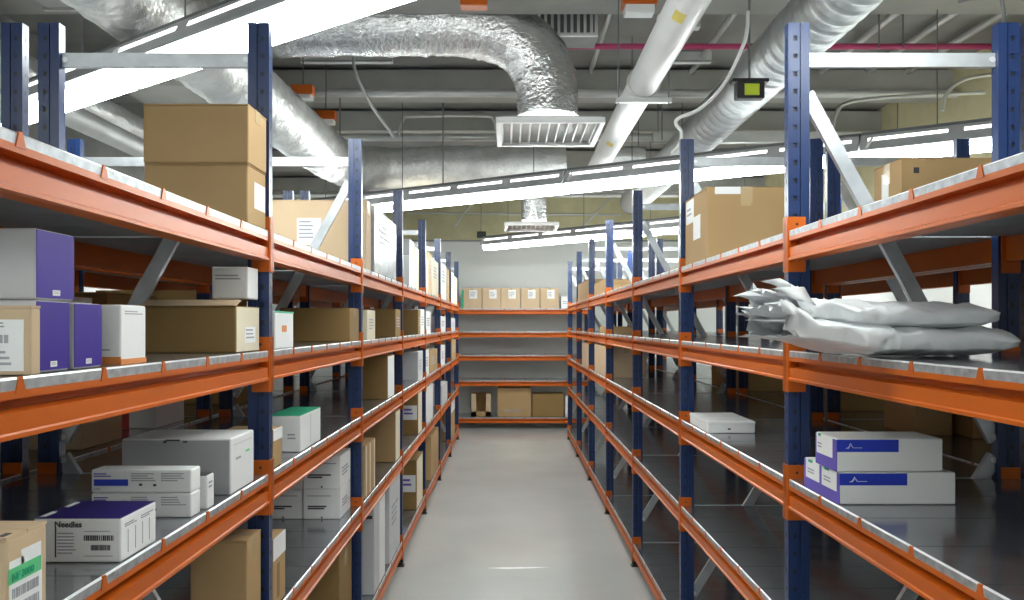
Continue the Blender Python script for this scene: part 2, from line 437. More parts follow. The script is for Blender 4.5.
def facept(c, face, u, v, t):
    w, l = c.w / 2, c.l / 2
    if face == 'f': return (-w + u * c.w, -l - t, v * c.h)          # towards the camera
    if face == 'r': return (w + t, -l + u * c.l, v * c.h)           # towards +x (aisle side of a left rack)
    if face == 'l': return (-w - t, l - u * c.l, v * c.h)           # towards -x (aisle side of a right rack)
    if face == 't': return (-w + u * c.w, -l + v * c.l, c.h + t)
def decal(c, name, face, rects, label=None):
    """rects: (u0,u1,v0,v1,material[,layer]) in fractions of the face."""
    m = MB()
    for r in rects:
        u0, u1, v0, v1, key = r[:5]; ly = r[5] if len(r) > 5 else 0
        t0 = -.0004; t1 = .0007 + .0006 * ly
        a = [facept(c, face, u, v, t) for t in (t0, t1) for (u, v) in ((u0, v0), (u1, v0), (u1, v1), (u0, v1))]
        m.add(a, [(0,3,2,1),(4,5,6,7),(0,1,5,4),(1,2,6,5),(2,3,7,6),(3,0,4,7)], key)
    o = m.obj(name, c.o)
    if label: o['label'] = label
    return o
def lines(u0, u1, v0, v1, n, key='ink_grey', ly=1, fill=.45, seed=0):
    rr = random.Random(seed); out = []
    s = (v1 - v0) / n
    for i in range(n):
        out.append((u0, u0 + (u1 - u0) * rr.uniform(.6, 1), v1 - s * (i + fill), v1 - s * i, key, ly))
    return out
def barcode(u0, u1, v0, v1, key='ink', ly=1, seed=1):
    rr = random.Random(seed); out = []; u = u0
    while u < u1:
        a = (u1 - u0) * rr.uniform(.015, .05); out.append((u, min(u + a, u1), v0, v1, key, ly)); u += a + (u1 - u0) * rr.uniform(.015, .04)
    return out
def text_mesh(s, size):
    cu = bpy.data.curves.new('text', 'FONT'); cu.body = s; cu.size = size; cu.extrude = .0004; cu.offset = size * .022; cu.resolution_u = 2
    o = bpy.data.objects.new('text', cu); C.objects.link(o)
    dg = bpy.context.evaluated_depsgraph_get(); dg.update()
    me = bpy.data.meshes.new_from_object(o.evaluated_get(dg)); bpy.data.objects.remove(o); bpy.data.curves.remove(cu)
    return me
def writing(c, name, s, face, u, v, size, key):
    me = text_mesh(s, size); me.materials.clear(); me.materials.append(M[key]); me.name = name
    rot = {'f': (math.pi/2, 0, 0), 'r': (math.pi/2, 0, math.pi/2), 'l': (math.pi/2, 0, -math.pi/2)}[face]
    return link(name, me, c.o, facept(c, face, u, v, .0022), rot)
def tape(c, across=None, drop=.22):
    """Packing tape over the flap seam and a little way down both ends."""
    m = MB(); w, l = c.w / 2, c.l / 2; s = min(.024, min(w, l) * .3); d = c.h * drop
    if c.w >= c.l:
        m.box((-w - .0006, -s, c.h), (w + .0006, s, c.h + .0006), 'tape')
        for x0, x1 in ((-w - .0008, -w + .0004), (w - .0004, w + .0008)): m.box((x0, -s, c.h - d), (x1, s, c.h), 'tape')
    else:
        m.box((-s, -l - .0006, c.h), (s, l + .0006, c.h + .0006), 'tape')
        for y0, y1 in ((-l - .0008, -l + .0004), (l - .0004, l + .0008)): m.box((-s, y0, c.h - d), (s, y1, c.h), 'tape')
    return m.obj('tape', c.o)
def PX(px, d): return (px - 509.0) * d
def HY(y, d): return (325.0 - y) * d
SL = -XL - 4
def left(name, lv, px0, px1, d0, d1, topy, label, key='kraft', base=None, **k):
    """Left-rack box measured from the photograph: outer edges at depth d0, standing on deck lv."""
    h0 = LVL[lv] if base is None else base
    return carton(name, PX(px0, d0), min(SL, PX(px1, d0)), d0, d1, h0, HY(topy, d0), label, key=key, **k)

# ---- left rack, top shelf
b = carton('cardboard_box', PX(144, 1.485), -388, 1.485, 1.595, 151, HY(163.5, 1.485), 'brown cardboard box under another one at the near end of the left top shelf', group=None, key='kraft')
decal(b, 'paper_label', 'r', [(.35, .95, .3, .75, 'paper')])
top0 = HY(163.5, 1.485)
b = carton('cardboard_box', PX(143, 1.48), -386, 1.48, 1.592, top0, HY(104, 1.48), 'brown cardboard box on top of another at the near end of the left top shelf', key='kraft'); tape(b)
b = carton('cardboard_box', -680, -392, 2.74, 2.84, 151, HY(200, 2.74), 'large pale cardboard box with a white label behind the second upright, left top shelf', key='kraft_pale'); tape(b)
decal(b, 'shipping_label', 'f', [((PX(297, 2.74) + 680) / 288, (PX(321, 2.74) + 680) / 288, .36, .74, 'paper')] + lines((PX(299,2.74)+680)/288, (PX(316,2.74)+680)/288, .42, .70, 5, seed=3), 'white shipping label')
FARA = [
 (2.88, 3.44, 206, -560, 'wrap', 'grey plastic wrapped bundle between the second and third uprights, left top shelf'),
 (4.14, 4.30, 247, -540, 'cream', 'narrow cream carton standing before the fourth upright, left top shelf'),
 (4.68, 4.79, 258, -520, 'white_card', 'slim white carton just past the fourth upright, left top shelf'),
 (4.81, 5.02, 252, -540, 'kraft_pale', 'pale pinkish cardboard box past the slim white carton, left top shelf'),
 (5.05, 5.50, 258, -540, 'cream', 'wide cream box before the fifth upright, left top shelf'),
 (5.72, 6.20, 262, -540, 'white_card', 'white box past the fifth upright, left top shelf'),
 (6.24, 6.5, 268, -560, 'kraft', 'brown box before the sixth upright, left top shelf'),
 (6.75, 7.05, 272, -540, 'white_card', 'white box past the sixth upright, left top shelf'),
 (7.1, 7.5, 276, -560, 'cream', 'cream box at the far end of the left top shelf')]
for d0, d1, ty, xo, key, lab in FARA:
    c = carton('carton', xo, SL, d0, d1, 151, HY(ty, d0), lab, key=key)
    decal(c, 'printed_side', 'r', lines(.2, .8, .45, .8, 4, seed=int(d0 * 10)))
c = carton('carton', -565, SL, 3.9, 4.11, 151, HY(256, 3.96), 'white carton under a grey one past the third upright, left top shelf', key='white_card')
c = carton('carton', -560, SL, 3.9, 4.10, HY(256, 3.96), HY(240, 3.96), 'grey carton on top of a white one past the third upright, left top shelf', key='grey_card')

# ---- left rack, second shelf (near bay)
b = carton('cardboard_box', -560, -386, .808, .824, LVL['B'], HY(306, .808), 'tan cardboard box with a large white label at the left photo edge, second shelf', key='kraft_pale')
decal(b, 'shipping_label', 'f', [(.1, .965, .06, .80, 'paper')] + lines(.55, .94, .1, .35, 3, seed=5) + lines(.55, .9, .66, .76, 2, seed=6) + barcode(.5, .9, .46, .58, 'ink_grey', seed=4))
pg = 'purple sided cartons on the second left shelf'
def purple_box(X0, d0, d1, h0, h1, lab):
    c = carton('purple_carton', X0, -397, d0, d1, h0, h1, lab, key='grey_card', top='plain')
    c.o['group'] = pg
    decal(c, 'purple_side', 'r', [(.0, 1, .03, .985, 'purple')], 'purple side panel')
    decal(c, 'small_sticker', 'r', [(.40, .60, .07, .15, 'paper', 1)] + lines(.43, .57, .09, .13, 2, 'ink_grey', 2), 'small white sticker')
    return c
purple_box(-560, .840, .902, LVL['B'], 20.5, 'purple sided carton carrying another on its top, second left shelf')
purple_box(-560, .913, .974, LVL['B'], 20.0, 'purple sided carton standing free between its twin and a white box, second left shelf')
purple_box(-560, .840, .912, 21.0, 81.0, 'purple sided carton lying on top of another purple sided one, second left shelf')
b = carton('white_carton', -540, -397, 1.023, 1.094, LVL['B'], HY(305, 1.023), 'white carton with an orange stripe along its foot beside the purple boxes', key='white_card', top='plain')
decal(b, 'orange_stripe', 'r', [(0, 1, .0, .09, 'orange_print')], 'orange stripe'); decal(b, 'orange_stripe', 'f', [(0, 1, .0, .13, 'orange_print')], 'orange stripe')
decal(b, 'printed_side', 'r', lines(.15, .85, .82, .90, 2, 'ink_grey', 0, seed=8)); decal(b, 'printed_front', 'f', lines(.82, .95, .2, .26, 1, 'ink_grey', 0, seed=9))
b = carton('cardboard_box', -540, -397, 1.454, 1.59, LVL['B'], HY(306, 1.454), 'dark brown cardboard box against the nearest left upright, second shelf', key='kraft_dark')
decal(b, 'pale_side', 'r', [(0.02, .98, .02, .98, 'cream')] + [(.35, .8, .2, .55, 'paper', 1)] + lines(.4, .75, .25, .5, 3, seed=11, ly=2), 'pale side with a paper label')
m = MB(); m.bar((-b.w * .48, -b.l / 2 + .002, b.h), (b.w * .48, -b.l / 2 + .002, b.h), .004, .004, 'kraft_pale')
m.prism([(-b.l / 2, b.h), (-b.l / 2 + .05, b.h + .018), (-b.l / 2 + .053, b.h + .015), (-b.l / 2 + .006, b.h - .001)], -b.w * .49, b.w * .49, 'x', 'kraft_pale'); m.obj('raised_flap', b.o)['label'] = 'pale raised flap'
z0 = HY(306, 1.454) + 12
b = carton('white_carton', -455, -399, 1.53, 1.592, z0, HY(267, 1.53), 'white carton on top of the dark brown box, second left shelf', key='white_card', top='plain')
decal(b, 'printed_front', 'f', lines(.1, .9, .55, .75, 2, 'ink_grey', 0, seed=12))
b = carton('white_carton', -540, SL, 1.66, 1.80, LVL['B'], HY(311, 1.66), 'white carton with a green rim just past the nearest left upright, second shelf', key='white_card', top='plain')
decal(b, 'green_rim', 'r', [(0, 1, .95, 1, 'green')], 'green rim'); decal(b, 'orange_mark', 'r', [(.35, .6, .45, .62, 'orange_print')], 'orange mark')
b = carton('cardboard_box', -560, SL, 2.44, 2.585, LVL['B'], HY(308, 2.44), 'brown cardboard box just before the second left upright, second shelf', key='kraft_dark'); tape(b)
FARB = [
 (2.74, 2.90, 310, -540, 'cream', 'cream carton right behind the second left upright, second shelf'),
 (3.42, 3.58, 309, -560, 'kraft_dark', 'brown cardboard box before the third left upright, second shelf'),
 (4.28, 4.37, 310, -560, 'kraft_dark', 'brown cardboard box before the fourth left upright, second shelf'),
 (4.40, 4.59, 309, -540, 'white_card', 'white carton behind a brown box at the fourth left upright, second shelf'),
 (4.66, 4.95, 311, -540, 'white_card', 'white carton past the fourth left upright, second shelf'),
 (5.68, 6.10, 316, -540, 'white_card', 'white carton past the fifth left upright, second shelf'),
 (6.75, 7.2, 318, -540, 'grey_card', 'grey carton past the sixth left upright, second shelf')]
for d0, d1, ty, xo, key, lab in FARB:
    c = carton('carton', xo, SL, d0, d1, LVL['B'], HY(ty, d0), lab, key=key)
    decal(c, 'printed_side', 'r', lines(.2, .8, .3, .7, 4, seed=int(d0 * 10)))

# ---- left rack, third shelf
hC = LVL['C']
b = carton('cardboard_box', -520, -391, .778, .846, hC, -166, 'tan cardboard box with a green headed label in the lower left corner', key='kraft_pale', top='flaps')
decal(b, 'shipping_label', 'r', [(.06, .86, .02, .64, 'paper'), (.06, .40, .60, .72, 'paper'), (.34, .84, .60, .80, 'paper'), (.04, .84, .47, .64, 'green_print', 1)] + barcode(.12, .78, .30, .41, 'ink_grey', seed=14) + barcode(.12, .78, .12, .23, 'ink_grey', seed=15), 'torn white label with a green heading band')
writing(b, 'label_writing', 'NF 3000', 'r', .10, .50, .0155, 'green')
decal(b, 'dark_slot', 't', [(.93, .97, .05, .25, 'ink')], 'dark gap between the flaps')
b = carton('white_carton', -476, -388, 1.0, 1.10, hC, HY(519, 1.0), 'white carton with dark purple lid marked Needles, third left shelf', key='white_card', top='plain')
decal(b, 'purple_lid', 't', [(.01, .99, .01, .99, 'indigo')] + [(.04, .10, .08, .35, 'paper', 1), (.04, .10, .62, .9, 'paper', 1)], 'dark purple lid')
decal(b, 'printed_front', 'f', [(.25, .265, .12, .80, 'ink')] + lines(.28, .52, .16, .68, 7, seed=16) + barcode(.58, .92, .50, .62, seed=17) + barcode(.66, .88, .28, .40, seed=18) + lines(.58, .92, .68, .72, 1, seed=19) + lines(.58, .92, .12, .16, 1, seed=20))
writing(b, 'carton_writing', 'Needles', 'f', .25, .81, .0155, 'ink')
decal(b, 'printed_side', 'r', lines(.1, .45, .74, .84, 2, seed=21) + lines(.55, .9, .74, .84, 2, seed=22) + [(.18 + .2 * i, .19 + .2 * i, .15, .68, 'ink_grey') for i in range(4)])
zz = HY(493.5, 1.234)
def syringe_box(h0, h1, lab, sd):
    c = carton('white_carton', PX(91, 1.234), -392, 1.234, 1.272, h0, h1, lab, key='white_card', top='plain', group='white cartons with blue print on the third left shelf')
    decal(c, 'printed_front', 'f', [(.03, .37, .30, .58, 'blue_print')] + lines(.03, .2, .64, .84, 2, 'violet_print', seed=sd) + lines(.40, .66, .45, .85, 4, seed=sd + 1) + lines(.70, .96, .45, .85, 4, seed=sd + 2) + [(.48, .51, .30, .40, 'ink'), (.62, .65, .28, .38, 'ink')] + lines(.03, .12, .12, .18, 1, seed=sd))
syringe_box(hC, zz, 'white carton with blue print under its twin, behind the purple lidded box', 30)
syringe_box(zz + .5, HY(470, 1.234), 'white carton with blue print on top of its twin, behind the purple lidded box', 36)
b = carton('white_carton', -480, -389, 1.29, 1.32, hC, HY(476, 1.29), 'small white carton wedged between the blue printed pair and the big white box', key='white_card', top='plain')
decal(b, 'dark_top', 't', [(.02, .98, .02, .98, 'ink')], 'dark top'); decal(b, 'printed_side', 'r', lines(.2, .8, .55, .8, 2, seed=41))
b = carton('white_carton', -542, -389, 1.40, 1.525, hC, HY(439, 1.40), 'big white carton with a carry slot in its lid, third left shelf', key='white_card', top='plain')
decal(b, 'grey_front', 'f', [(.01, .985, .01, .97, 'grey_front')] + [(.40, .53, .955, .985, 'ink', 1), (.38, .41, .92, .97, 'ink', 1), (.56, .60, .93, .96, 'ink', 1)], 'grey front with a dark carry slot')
decal(b, 'printed_side', 'r', [(.2, .4, .58, .62, 'ink_grey'), (.62, .78, .64, .68, 'green_print'), (.1, .9, .86, .865, 'ink_grey')])
b = carton('carton', -470, -389, 1.65, 1.715, hC, HY(430, 1.65), 'narrow tan carton with a white top hiding behind the nearest left upright, third shelf', key='kraft', top='plain')
decal(b, 'white_band', 'r', [(0, 1, .7, 1, 'paper')], 'white band')
b = carton('white_carton', -450, -390, 1.87, 2.07, hC, HY(416, 1.87), 'white carton with a green lid past the nearest left upright, third shelf', key='white_card', top='plain')
decal(b, 'green_lid', 't', [(.0, 1, .0, 1, 'green')], 'green lid'); decal(b, 'printed_front', 'f', lines(.6, .9, .3, .5, 2, 'ink_grey', 0, seed=44)); decal(b, 'printed_side', 'r', [(.48, .485, .1, .95, 'ink_grey')])
FARC = [
 (3.2, 3.38, 356, -470, 'kraft_dark', 'dark carton with a white edge before the third left upright, third shelf', True),
 (4.27, 4.50, 352, -560, 'grey_card', 'lavender grey carton before the fourth left upright, third shelf', False),
 (4.64, 4.85, 350, -540, 'white_card', 'white carton past the fourth left upright, third shelf', False),
 (4.9, 5.42, 351, -560, 'kraft', 'tan cardboard box before the fifth left upright, third shelf', False),
 (5.7, 6.05, 346, -540, 'white_card', 'white carton past the fifth left upright, third shelf', False),
 (6.8, 7.3, 340, -540, 'kraft', 'tan cardboard box near the far end, third left shelf', False)]
for d0, d1, ty, xo, key, lab, edge in FARC:
    c = carton('carton', xo, SL, d0, d1, hC, min(HY(ty, d0), LVL['B'] - 56), lab, key=key)
    decal(c, 'white_side' if edge else 'printed_side', 'r', [(.02, .98, .02, .98, 'paper')] if edge else lines(.2, .8, .3, .7, 4, seed=int(d0 * 10)))

# ---- left rack, fourth shelf
hD = LVL['D']
b = carton('cardboard_box', PX(190, 1.5), -393, 1.5, 1.585, hD, HY(541, 1.5), 'tan cardboard box beside the nearest left upright, fourth shelf', key='kraft'); tape(b)
b = carton('carton', -470, -389, 1.65, 1.74, hD, HY(540, 1.65), 'small tan carton with a white top past the nearest left upright, fourth shelf', key='kraft', top='plain')
decal(b, 'white_band', 'r', [(0, 1, .68, 1, 'paper'), (.3, .5, .1, .6, 'kraft_dark')], 'white band')
def text_carton(X0, X1, h0, h1, lab, sd):
    c = carton('white_carton', X0, X1, 2.42, 2.575, h0, h1, lab, key='white_card', top='flaps', group='white printed cartons stacked on the fourth left shelf')
    decal(c, 'printed_front', 'f', lines(.12, .75, .30, .44, 2, 'ink', 0, .7, sd) + lines(.1, .9, .72, .78, 1, 'ink_grey', 0, .5, sd) + [(.48, .52, .02, .08, 'ink')])
    decal(c, 'printed_side', 'r', lines(.15, .8, .3, .6, 3, seed=sd + 1))
hm = HY(489, 2.42); ht = HY(456, 2.42)
text_carton(-498, -408, hD, hm, 'white printed carton, lower right of the stack of four before the second left upright', 50)
text_carton(-498, -408, hm + .5, ht, 'white printed carton, upper right of the stack of four before the second left upright', 52)
text_carton(-592, -501, hD, hm, 'white printed carton, lower left of the stack of four before the second left upright', 54)
text_carton(-592, -501, hm + .5, ht, 'white printed carton, upper left of the stack of four before the second left upright', 56)
b = carton('cardboard_box', -500, SL, 2.70, 2.90, hD, HY(446, 2.70), 'tan cardboard box with pale strips right behind the second left upright, fourth shelf', key='kraft')
decal(b, 'pale_strips', 'r', [(.05, .15, .02, .98, 'cream'), (.42, .52, .02, .98, 'cream'), (.85, .97, .02, .98, 'cream')], 'pale strips')
b = carton('cardboard_box', -545, SL, 3.42, 3.56, hD, HY(412, 3.42), 'big brown cardboard box before the third left upright, fourth shelf', key='kraft')
decal(b, 'pale_side', 'r', [(.05, .95, .02, .98, 'cream')], 'pale side')
def banded(d0, d1, h0, h1, lab):
    c = carton('cardboard_box', -540, SL, d0, d1, h0, h1, lab, key='kraft_dark')
    decal(c, 'front_label', 'f', [(.45, .97, .36, .70, 'paper')] + lines(.6, .9, .44, .62, 2, 'violet_print', seed=60), 'white label')
    decal(c, 'pale_side', 'r', [(.03, .97, .02, .98, 'cream')], 'pale side')
banded(4.27, 4.46, hD, HY(393, 4.27), 'brown cardboard box with a white band label before the fourth left upright, fourth shelf')
b = carton('white_carton', -540, SL, 4.70, 5.10, hD, -296, 'white carton past the fourth left upright, fourth shelf', key='white_card'); tape(b)
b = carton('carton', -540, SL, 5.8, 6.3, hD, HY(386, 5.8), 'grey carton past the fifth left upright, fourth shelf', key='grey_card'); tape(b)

# ---- left rack, bottom shelf
hE = LVL['E']
b = carton('cardboard_box', -600, -404, 2.38, 2.57, hE, HY(550, 2.40), 'large brown cardboard box behind a brace before the second left upright, bottom shelf', key='kraft_dark'); tape(b)
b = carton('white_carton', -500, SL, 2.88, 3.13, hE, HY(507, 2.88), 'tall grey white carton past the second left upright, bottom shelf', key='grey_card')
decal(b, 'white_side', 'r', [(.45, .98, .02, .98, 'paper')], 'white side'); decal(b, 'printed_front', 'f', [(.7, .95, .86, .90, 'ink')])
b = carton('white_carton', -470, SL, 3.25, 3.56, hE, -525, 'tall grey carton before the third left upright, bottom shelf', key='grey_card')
decal(b, 'printed_side', 'r', lines(.2, .8, .4, .7, 4, seed=70))
banded(4.2, 4.5, hE, HY(458, 4.27), 'brown cardboard box with a white band label before the fourth left upright, bottom shelf')
b = carton('cardboard_box', -520, SL, 6.7, 7.15, hE, -525, 'tan cardboard box with a white top band, far end of the left bottom shelf', key='kraft')
decal(b, 'white_band', 'r', [(0, 1, .72, 1, 'paper')], 'white band')
b = carton('cardboard_box', -520, SL, 5.0, 5.5, hE, -560, 'tan cardboard box before the fifth left upright, bottom shelf', key='kraft'); tape(b)

# ---- right rack, top shelf
SR = XR + 5
b = carton('cardboard_box', 455, 640, 2.30, 2.58, LV['A'], HY(187, 2.30), 'large tan cardboard box on the right top shelf by the second upright', key='kraft'); tape(b)
decal(b, 'paper_label', 'l', [(.05, .42, .62, .97, 'paper')] + lines(.1, .36, .7, .85, 2, seed=80), 'white label'); decal(b, 'paper_label', 'l', [(.40, .72, .34, .68, 'paper')], 'white label')
decal(b, 'white_tape', 'f', [(.10, .42, .90, 1.0, 'paper')], 'white tape strip'); decal(b, 'tape_end', 'f', [(.42, .55, .74, .985, 'tape')], 'pale tape strip')
carton('cardboard_box', 452, 600, 4.70, 5.30, LV['A'], HY(279, 4.7), 'tan cardboard box between the fourth and fifth right uprights, top shelf', key='kraft')
carton('cardboard_box', 452, 600, 5.72, 6.55, LV['A'], HY(279, 5.72), 'tan cardboard box between the fifth and sixth right uprights, top shelf', key='kraft')
# ---- right rack, third shelf
def blue_carton(X0, X1, d0, d1, h0, h1, lab, n):
    c = carton('white_carton', X0, X1, d0, d1, h0, h1, lab, key='white_card', top='plain', group='white cartons with a blue band on the third right shelf')
    decal(c, 'blue_band', 'f', [(.0, .58, .60, .97, 'blue_print')], 'blue band')
    # small white figure and line of script on the band
    mm = MB()
    for (p, q) in (((.105, .70), (.125, .86)), ((.125, .86), (.15, .72)), ((.085, .70), (.125, .78))):
        a = Vector(facept(c, 'f', p[0], p[1], .0011)); e = Vector(facept(c, 'f', q[0], q[1], .0011)); mm.bar(a, e, .0012, .0030, 'paper', up=(0, -1, 0))
    for i in range(7): 
        a = Vector(facept(c, 'f', .155 + .012 * i, .725, .0011)); e = Vector(facept(c, 'f', .162 + .012 * i, .725, .0011)); mm.bar(a, e, .0012, .0026 + .001 * (i % 2), 'paper', up=(0, -1, 0))
    mm.obj('white_emblem', c.o)['label'] = 'white script emblem'
    decal(c, 'violet_side', 'l', [(0.0, 1, .0, .96, 'violet_print')], 'violet side panel')
    for i in range(n):
        u0 = .06 + i * .47
        decal(c, 'paper_label', 'l', [(u0, u0 + (.40 if n == 2 else .75), .36, .97, 'paper', 1), (u0 + .08, u0 + .2, .90, .99, 'green', 2)] + lines(u0 + .06, u0 + .34, .5, .7, 2, ly=2, seed=90 + i), 'white label')
blue_carton(452, 611, 1.367, 1.53, LV['C'], -202, 'white carton with a blue band under a similar one, third right shelf', 2)
blue_carton(448, 593, 1.366, 1.46, -201, HY(439, 1.366), 'white carton with a blue band lying on top of a similar one, third right shelf', 1)
b = carton('white_carton', 451, 560, 2.27, 2.50, LV['C'], HY(421.5, 2.27), 'long flat white carton before the second right upright, third shelf', key='white_card', top='lid')
decal(b, 'dark_dot', 'f', [(.42, .48, .28, .42, 'ink')], 'dark dot')
for (d0, d1, h1, key, lab) in ((4.66, 5.3, -100, 'kraft_pale', 'tan cardboard box between the fourth and fifth right uprights, third shelf'), (5.66, 6.2, -105, 'kraft_pale', 'pale cardboard box between the fifth and sixth right uprights, third shelf')):
    b = carton('cardboard_box', 453, 640, d0, d1, LV['C'], h1, lab, key=key); tape(b)
carton('cardboard_box', 480, 620, 4.7, 5.3, LV['B'], -8, 'flat brown cardboard box between the fourth and fifth right uprights, second shelf', key='kraft')

# ---- rack across the far end
fx = [461.5, 482, 501, 520.5, 540, 559]
ords = ['first', 'second', 'third', 'fourth', 'fifth', 'sixth']
for i in range(5):
    d = 8.40
    b = carton('cardboard_box', PX(fx[i] + .3, d), PX(fx[i + 1] - .3, d), d, d + .25, LB['A'], HY(288, d), 'tan labelled cardboard box, %s from the left on top of the far rack' % ords[i], key='kraft_pale', group='labelled boxes on top of the far rack'); tape(b, drop=.1)
    decal(b, 'paper_label', 'f', [(.38, .78, .48, .92, 'paper')] + lines(.42, .7, .55, .8, 3, seed=i), 'white label')
    if i == 0: decal(b, 'green_edge', 'f', [(0, .1, .02, .9, 'green')], 'green edge')
b = carton('white_carton', PX(561, 8.4), PX(571, 8.4), 8.4, 8.6, LB['A'], HY(296, 8.4), 'small white carton at the right end on top of the far rack', key='white_card')
decal(b, 'printed_front', 'f', lines(.2, .8, .3, .6, 2, seed=3))
b = carton('cardboard_box', PX(497.5, 8.42), PX(531, 8.42), 8.42, 8.66, LB['E'], HY(388, 8.42), 'large tan cardboard box in the middle of the bottom shelf of the far rack', key='kraft'); tape(b)
decal(b, 'printed_front', 'f', lines(.2, .8, .15, .25, 2, seed=5))
b = carton('cardboard_box', PX(532.5, 8.42), PX(564, 8.42), 8.42, 8.66, LB['E'], HY(394, 8.42), 'low brown cardboard box at the right of the bottom shelf of the far rack', key='kraft_dark'); tape(b)
b = carton('white_carton', PX(565, 8.42), PX(571, 8.42), 8.42, 8.6, LB['E'], HY(396, 8.42), 'narrow white carton at the right end of the bottom shelf of the far rack', key='white_card')
# open-fronted tray with two uprights
def tray():
    d = 8.42; X0, X1 = PX(471, d), PX(491, d); w = (X1 - X0) * U / 2; h = (HY(394, d) - LB['E']) * U; dp = .28
    m = MB(); t = .004
    m.box((-w, 0, 0), (w, dp, t), 'kraft'); m.box((-w, dp - t, 0), (w, dp, h), 'kraft_dark')
    m.box((-w, 0, 0), (-w + t, dp, h), 'kraft'); m.box((w - t, 0, 0), (w, dp, h), 'kraft')
    m.box((-w, 0, 0), (w, t, h * .22), 'kraft')
    for s in (-1, 1): m.prism([(s * w, 0), (s * w * .45, 0), (s * w * .52, h), (s * w, h)], 0, t, 'y', 'kraft_pale')
    o = m.obj('cardboard_tray', loc=W((X0 + X1) / 2, d, LB['E'] + .4)); tag(o, 'open fronted cardboard tray on the bottom shelf of the far rack', 'tray')
tray()

# ---- second rows behind
def rear(side, X0, X1, d0, d1, h0, h1, key, lab, dec=None):
    c = carton('cardboard_box' if key.startswith('kraft') else 'carton', X0, X1, d0, d1, h0, h1, lab, key=key); tape(c)
    return c
c = rear('r', 832, 1030, 2.12, 2.28, LV['A'], HY(158, 2.12), 'kraft', 'large brown cardboard box on the top shelf of the second right rack')
decal(c, 'handle_hole', 'f', [(.13, .19, .84, .90, 'ink')], 'dark handle hole'); decal(c, 'paper_label', 'l', [(.3, .55, .55, .9, 'paper')], 'white label')
rear('r', 850, 1165, 2.85, 3.05, LV['C'], -95, 'kraft_dark', 'dark brown cardboard box on the third shelf of the second right rack')
rear('r', 900, 985, 2.22, 2.40, LV['C'], -118, 'kraft', 'tan cardboard box on the third shelf of the second right rack')
rear('r', 850, 1100, 2.0, 2.15, LV['D'], -320, 'kraft_dark', 'brown cardboard box on the fourth shelf of the second right rack')
rear('r', 1000, 1150, 2.16, 2.4, LV['C'], -100, 'kraft_dark', 'brown cardboard box at the back of the third shelf of the second right rack')
rear('r', 850, 1050, 3.7, 4.2, LV['C'], -110, 'kraft_dark', 'brown cardboard box far along the third shelf of the second right rack')
rear('r', 850, 1050, 4.8, 5.3, LV['A'], 290, 'kraft', 'brown cardboard box far along the top shelf of the second right rack')
rear('r', 850, 1050, 6.7, 7.3, LV['A'], 270, 'kraft', 'brown cardboard box at the far end of the top shelf of the second right rack')
rear('l', -930, -812, 1.9, 2.1, LVL['C'], -150, 'kraft_pale', 'tan cardboard box on the third shelf of the second left rack')
rear('l', -1020, -945, 1.8, 1.95, LVL['C'], -172, 'grey_card', 'low grey carton on the third shelf of the second left rack')
c = rear('l', -900, -812, 2.3, 2.5, LVL['C'], -165, 'white_card', 'white carton with a red band on the third shelf of the second left rack')
decal(c, 'red_band', 'f', [(.0, .3, .0, 1, 'red_print')], 'red band')
rear('l', -1010, -812, 3.0, 3.3, LVL['C'], -110, 'kraft_dark', 'dark brown cardboard box on the third shelf of the second left rack')
rear('l', -1000, -812, 1.2, 1.45, LVL['C'], -190, 'kraft_dark', 'low brown cardboard box on the third shelf of the second left rack')
rear('l', -960, -812, 1.75, 1.95, LVL['B'], 52, 'white_card', 'white carton on the second shelf of the second left rack')
rear('l', -1080, -980, 1.8, 1.95, LVL['B'], 45, 'red_print', 'red carton on the second shelf of the second left rack')

rear('l', -1090, -812, 1.2, 1.5, LVL['B'], 50, 'kraft_dark', 'long dark brown cardboard box on the second shelf of the second left rack')
rear('l', -1060, -812, 2.02, 2.3, LVL['B'], 66, 'kraft_dark', 'brown cardboard box past the white carton on the second shelf of the second left rack')
rear('l', -1100, -812, 2.66, 3.1, LVL['B'], 92, 'kraft_dark', 'dark cardboard box past the second upright, second shelf of the second left rack')
